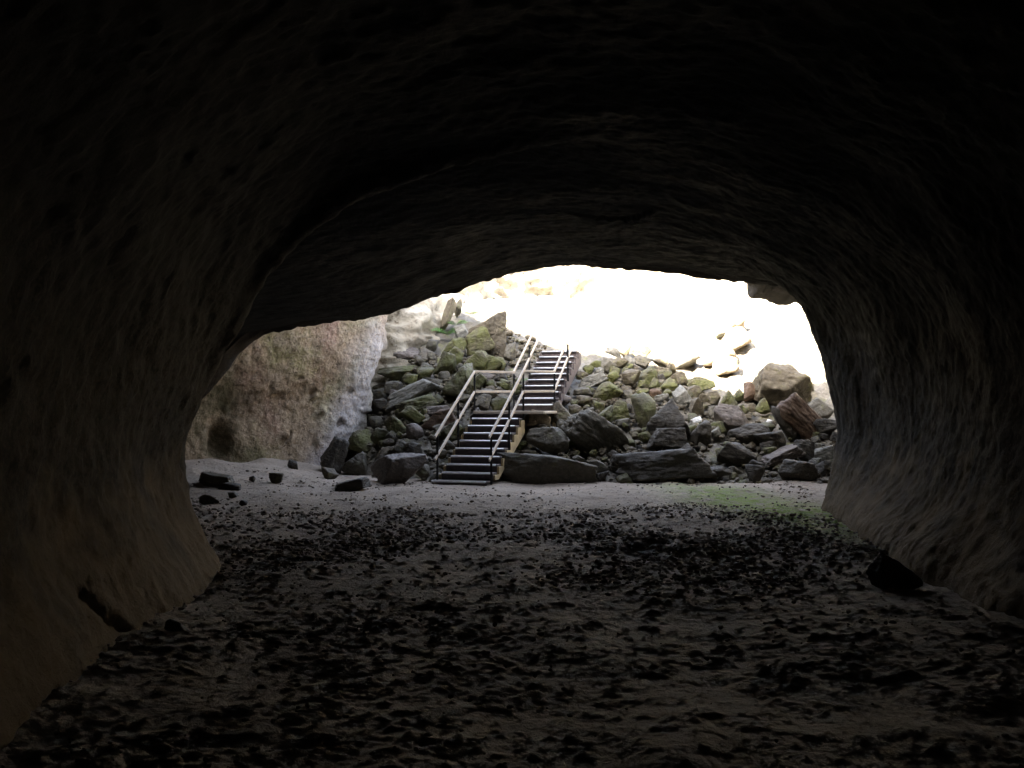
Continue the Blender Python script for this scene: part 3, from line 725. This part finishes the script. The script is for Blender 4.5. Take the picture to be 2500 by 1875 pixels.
while n_l < 50 or n_r < 85 or n_s < 9:
    x, y = random.uniform(-5.2, 8), random.uniform(20.4, 33)
    if in_stairs(x, y): continue
    edge = np.interp(x, [-5, -2, 1, 3.6, 5.75, 8], [31.5, 30, 27.5, 26.6, 24.2, 22.5])
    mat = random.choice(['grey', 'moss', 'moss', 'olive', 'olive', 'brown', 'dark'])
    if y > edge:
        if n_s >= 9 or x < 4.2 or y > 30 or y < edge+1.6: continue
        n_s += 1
        o = filler(x, y, random.uniform(.6, 1.3), random.choice(['tan', 'pale']), random.randrange(99))  # pale colours picked so the sunlit stones burn out to white
        tag(o, 'rubble stone coloured pale to burn out in the glare beyond the shaded rocks', 'stone', 'rubble stones lying in full sun')
    elif x < -0.6+0.3*(y-20):
        if n_l >= 50 or y > 26.5 or x < np.interp(y, [20, 24, 27], [-4, -3, -2.4]): continue
        n_l += 1
        o = filler(x, y, random.uniform(.18, .42), mat, random.randrange(99))
        tag(o, 'small shaded rubble stone wedged between the boulders left of the stairs', 'stone', 'small rubble left of the stairs')
    else:
        if n_r >= 85: continue
        n_r += 1
        o = filler(x, y, random.uniform(.18, .42), mat, random.randrange(99))
        tag(o, 'small shaded rubble stone wedged between the boulders right of the stairs', 'stone', 'small rubble right of the stairs')

# uncounted grit: clods all over the cave floor, one object
def scatter(name, pts, sizes, mat, seed, flat=0.6, sub=2):
    rng = np.random.default_rng(seed); v, f = ICO[sub]; base = []
    for k in range(14):
        nn = rng.normal(size=(9, 3)); nn /= np.linalg.norm(nn, axis=1, keepdims=True)
        dp = np.maximum(v@nn.T, 1e-6)/rng.uniform(.7, 1.05, 9)
        r = np.minimum((dp**12).sum(1)**(-1/12), 1.3)*(1+.3*fbm(v*2.2+k*5, 3, k, .5))
        base.append(v*r[:, None])
    V, Fc = [], []
    for i, (p, s) in enumerate(zip(pts, sizes)):
        b = base[i % 14]; a = rng.uniform(0, 6.28); ca, sa = math.cos(a), math.sin(a)
        sc3 = s*rng.uniform(.65, 1.25, 3)*np.array([1, 1, flat])
        q = b*sc3; q = np.column_stack([q[:, 0]*ca-q[:, 1]*sa, q[:, 0]*sa+q[:, 1]*ca, q[:, 2]])
        V.append(q+p); Fc.append(f+i*len(v))
    return link(name, mesh_np(name, np.concatenate(V), np.concatenate(Fc), mat, False))
rng = np.random.default_rng(12)
n = 90000
cy_ = 3.2+17.5*rng.random(n)**0.9; cx_ = rng.uniform(-7, 6, n)
lim_l = np.interp(cy_, [3, 10, 10.6, 12, 21], [-2.6, -3.2, -4, -6, -7]); lim_r = np.interp(cy_, [3, 10, 16, 21], [3.8, 4.2, 5.2, 6.5])
keep = (cx_ > lim_l) & (cx_ < lim_r) & (rng.random(n) < (0.02+0.9*clod_density(cx_, cy_)**2.0)*(0.25+0.75*sstep(6.5, 11.0, cy_)))
cx_, cy_ = cx_[keep], cy_[keep]
sz_ = 0.008+0.026*rng.random(len(cx_))**2.6
sz_ *= np.where(cy_ > 15, 0.85, 1.0)*(0.6+0.4*sstep(6, 11, cy_))
big = np.argsort(-sz_/cy_)[:10500]; cx_, cy_, sz_ = cx_[big], cy_[big], sz_[big]
cz_ = base_h(cx_, cy_)+sz_*0.3+0.02
clods = scatter('loose_gravel', np.column_stack([cx_, cy_, cz_]), sz_, MAT['clod'], 3, 0.6)
tag(clods, 'dark loose lava clods strewn over the dusty cave floor', 'gravel', kind='stuff')

n = 5200
gx_ = rng.uniform(-5, 8.5, n); gy_ = rng.uniform(20.3, 31, n)
kp = [not in_stairs(a, b) and b < np.interp(a, [-5, -2, 1, 3.6, 5.75, 8], [31.5, 30, 27.5, 26.4, 24.0, 22.5]) for a, b in zip(gx_, gy_)]; gx_, gy_ = gx_[kp], gy_[kp]
kp = ~((gx_ < -0.8) & (gy_ > 26.5)); gx_, gy_ = gx_[kp], gy_[kp]
gs_ = 0.03+0.09*rng.random(len(gx_))**1.8
grit = scatter('rubble_gravel', np.column_stack([gx_, gy_, slope_h(gx_, gy_)-.04]), gs_, MAT['brown'], 8, 0.8)
tag(grit, 'small broken stone filling the gaps of the rubble slope', 'gravel', kind='stuff')

# ================================================================ staircase
class MB:
    def __init__(s): s.bm = bmesh.new()
    def box(s, c, dx, dy, dz, ax=SR, ay=SF, az=Vector((0, 0, 1))):
        c = Vector(c); vs = []
        for i in (-1, 1):
            for j in (-1, 1):
                for k in (-1, 1): vs.append(s.bm.verts.new(c+ax*(i*dx/2)+ay*(j*dy/2)+az*(k*dz/2)))
        for q in ((0, 1, 3, 2), (4, 6, 7, 5), (0, 4, 5, 1), (2, 3, 7, 6), (0, 2, 6, 4), (1, 5, 7, 3)): s.bm.faces.new([vs[t] for t in q])
    def bar(s, a, b, w, h):
        a, b = Vector(a), Vector(b); dr = (b-a).normalized()
        sd = dr.cross(Vector((0, 0, 1)))
        sd = Vector((1, 0, 0)) if sd.length < 1e-3 else sd.normalized()
        s.box((a+b)/2, w, (b-a).length, h, sd, dr, sd.cross(dr))
    def prism(s, poly, thick):
        """poly: list of (along, up) in the stair's frame, extruded along SR; each as Vector"""
        a = [s.bm.verts.new(p-SR*thick/2) for p in poly]; b = [s.bm.verts.new(p+SR*thick/2) for p in poly]
        s.bm.faces.new(a); s.bm.faces.new(b[::-1])
        for i in range(len(poly)): s.bm.faces.new([a[i], b[i], b[(i+1) % len(poly)], a[(i+1) % len(poly)]])
    def build(s, name, mat, parent, bevel=0.006):
        seg = 3 if bevel > .01 else 1
        bmesh.ops.recalc_face_normals(s.bm, faces=s.bm.faces)
        if bevel: bmesh.ops.bevel(s.bm, geom=s.bm.edges[:], offset=bevel, segments=seg, affect='EDGES', clamp_overlap=True)
        me = bpy.data.meshes.new(name); s.bm.to_mesh(me); s.bm.free(); me.materials.append(mat)
        return link(name, me, parent)

RISE, RUN, WID = 0.162, 0.28, 1.17
st = bpy.data.objects.new('staircase', None); COL.objects.link(st)
tag(st, 'two-flight outdoor staircase with dark treads and pale handrails climbing the rubble', 'staircase')
UP = Vector((0, 0, 1))
def tread(pos, wid, z, first=False):
    c = pos+SF*(RUN/2+0.01)+UP*(z-0.02)
    b = MB(); b.box(c, wid, RUN+0.03, 0.04); t = b.build('tread', MAT['tread'], st)
    b = MB(); b.box(pos-SF*0.012+UP*(z-0.012), wid-0.02, 0.055, 0.045); b.build('nosing', MAT['nosing'], t, 0.018)
    zr = z-0.044; hb = (0.06 if first else RISE-0.046)
    b = MB(); b.box(pos+SF*0.03+UP*(zr-hb/2), wid-0.01, 0.02, hb); b.build('riser', MAT['riser'], st, 0)
def flight(start, z0, n, wid, smat='stringer'):
    for i in range(n): tread(start+SF*(RUN*i), wid, z0+RISE*i)
    for sd in (-1, 1):
        off = start+SR*(sd*(wid/2+0.03)); poly = [off+SF*0.03+UP*(z0-RISE*0.95)]
        for i in range(n):
            poly += [off+SF*(RUN*i+.01)+UP*(z0+RISE*i-.05)] if i == 0 else [off+SF*(RUN*i+.01)+UP*(z0+RISE*(i-1)-.05), off+SF*(RUN*i+.01)+UP*(z0+RISE*i-.05)]
        e = start+SF*(RUN*n)
        poly += [off+SF*(RUN*n)+UP*(z0+RISE*(n-1)-.05), off+SF*(RUN*n)+UP*(z0+RISE*(n-1)-.36), off+SF*(RUN*0.9)+UP*(z0-RISE*0.95)]
        b = MB(); b.prism(poly, 0.045); b.build('stringer', MAT[smat], st, 0)
tread(S0-SR*0.08, WID+.08, 0.09, True)
flight(S0+SF*RUN, 0.09+RISE, 8, WID)
LZ = 0.09+RISE*9
L0 = S0+SF*(RUN*9)                                  # front middle of the landing
LD = 1.3; SHIFT = 0.50
b = MB(); b.box(L0+SR*(SHIFT/2)+SF*(LD/2)+UP*(LZ-.03), WID+SHIFT+.08, LD, .06); land = b.build('landing', MAT['rail'], st)
b = MB(); b.box(L0+SR*(SHIFT/2)-SF*0.03+UP*(LZ-.03), WID+SHIFT+.06, .05, .07); b.build('nosing', MAT['rail'], land, .006)
b = MB(); b.box(L0+SF*0.04+UP*(LZ-.11), WID, .02, .10); b.build('riser', MAT['riser'], st, 0)
for sx_, sy_ in ((-.55, .15), (-.55, LD-.1), (.55+SHIFT, LD-.1)):
    b = MB(); p = L0+SR*sx_+SF*sy_; b.box(p+UP*(LZ/2-.35), .08, .08, LZ+.56); b.build('support_post', MAT['stringer'], st)
U0 = L0+SF*LD+SR*SHIFT; UW = 1.0; UN = 10
flight(U0, LZ+RISE, UN, UW, 'riser')
HR, HM = 0.94, 0.46
for sd in (-1, 1):
    lo = S0+SR*(sd*(WID/2+.02)); tp = L0+SR*(sd*(WID/2+.02)); u0 = U0+SR*(sd*(UW/2+.02)); u1 = u0+SF*(RUN*(UN-1)); zt = LZ+RISE*UN
    for h, nm in ((HR, 'top_rail'), (HM, 'middle_rail')):
        a = lo-SF*0.02+UP*(0.09+h-.02); c = tp+UP*(LZ+h); e = u0-SF*.02+UP*(LZ+h+.02); g = u1+UP*(zt+h)
        b = MB()
        b.bar(a, c, .04, .06); b.bar(c-(e-c).normalized()*.02, e, .04, .055); b.bar(e, g, .04, .06)
        b.build(nm, MAT['rail'], st)
    for p, z in ((lo+SF*.12, 0.02), (tp, LZ-.35), (u0, LZ-.1), (lo+SF*RUN*5, .3), (u0+SF*RUN*5, LZ+RISE*4.2)):
        f = (p-S0).dot(SF)
        ztop = 0.09+HR+RISE/RUN*f if f < RUN*9-.01 else (LZ+HR if (p-U0).dot(SF) < .05 else LZ+HR+RISE/RUN*(p-U0).dot(SF))
        if p is tp: ztop = LZ+HR
        b = MB(); b.bar(p-SR*(sd*.0)+UP*z, p+UP*(ztop-.03), .045, .045); b.build('post', MAT['post'], st, 0)

# ================================================================ ferns
def fern(p, r, n, label, seed):
    rng = random.Random(seed); V, Fc = [], []
    for k in range(n):
        az = rng.uniform(0, 6.28); L = r*rng.uniform(.6, 1.1); lift = rng.uniform(.5, 1.1)
        dx, dy = math.cos(az), math.sin(az)
        prev = None
        for t in range(9):
            q = t/8; x = L*q*(1-.15*q); z = L*(lift*q-1.0*q*q*lift*.8)
            c = Vector((dx*x, dy*x, z)); wdt = L*.22*math.sin(math.pi*min(1, q*.9+.1))
            sd = Vector((-dy, dx, 0))
            for sg2 in (-1, 1):
                tip = c+sd*sg2*wdt+Vector((dx, dy, 0))*wdt*.5+Vector((0, 0, -wdt*.25))
                i = len(V); b2 = c+Vector((dx, dy, 0))*L*.07
                V += [c[:], tip[:], b2[:]]; Fc.append((i, i+1, i+2))
    o = link('fern', mesh_np('fern', np.array(V), np.array(Fc), MAT['leaf'], False)); o.location = p
    tag(o, label, 'fern')
def fpx(u, v): 
    Y = hit(u, v); return Vector(((u-1250)/F_PX*Y, Y-.15, EYE+(HOR-v)/F_PX*Y))
fern(fpx(1095, 818), .55, 40, 'bright green fern at the foot of the left cliff below the dark rock pillar', 1)
fern(fpx(1112, 795), .45, 30, 'smaller green fern just above the fern at the left cliff foot', 2)
fern(fpx(1150, 770), .4, 26, 'yellow-green fern against the left side of the tilted brown slab', 3)
fern(fpx(1024, 783)+Vector((0, .3, 0)), .25, 20, 'little green plant growing high on the bright left cliff', 4)
fern(fpx(1273, 931), .25, 20, 'small green plant left of the upper flight of steps', 5)
fern(fpx(1394, 925), .22, 20, 'small green plant right of the upper flight of steps', 6)
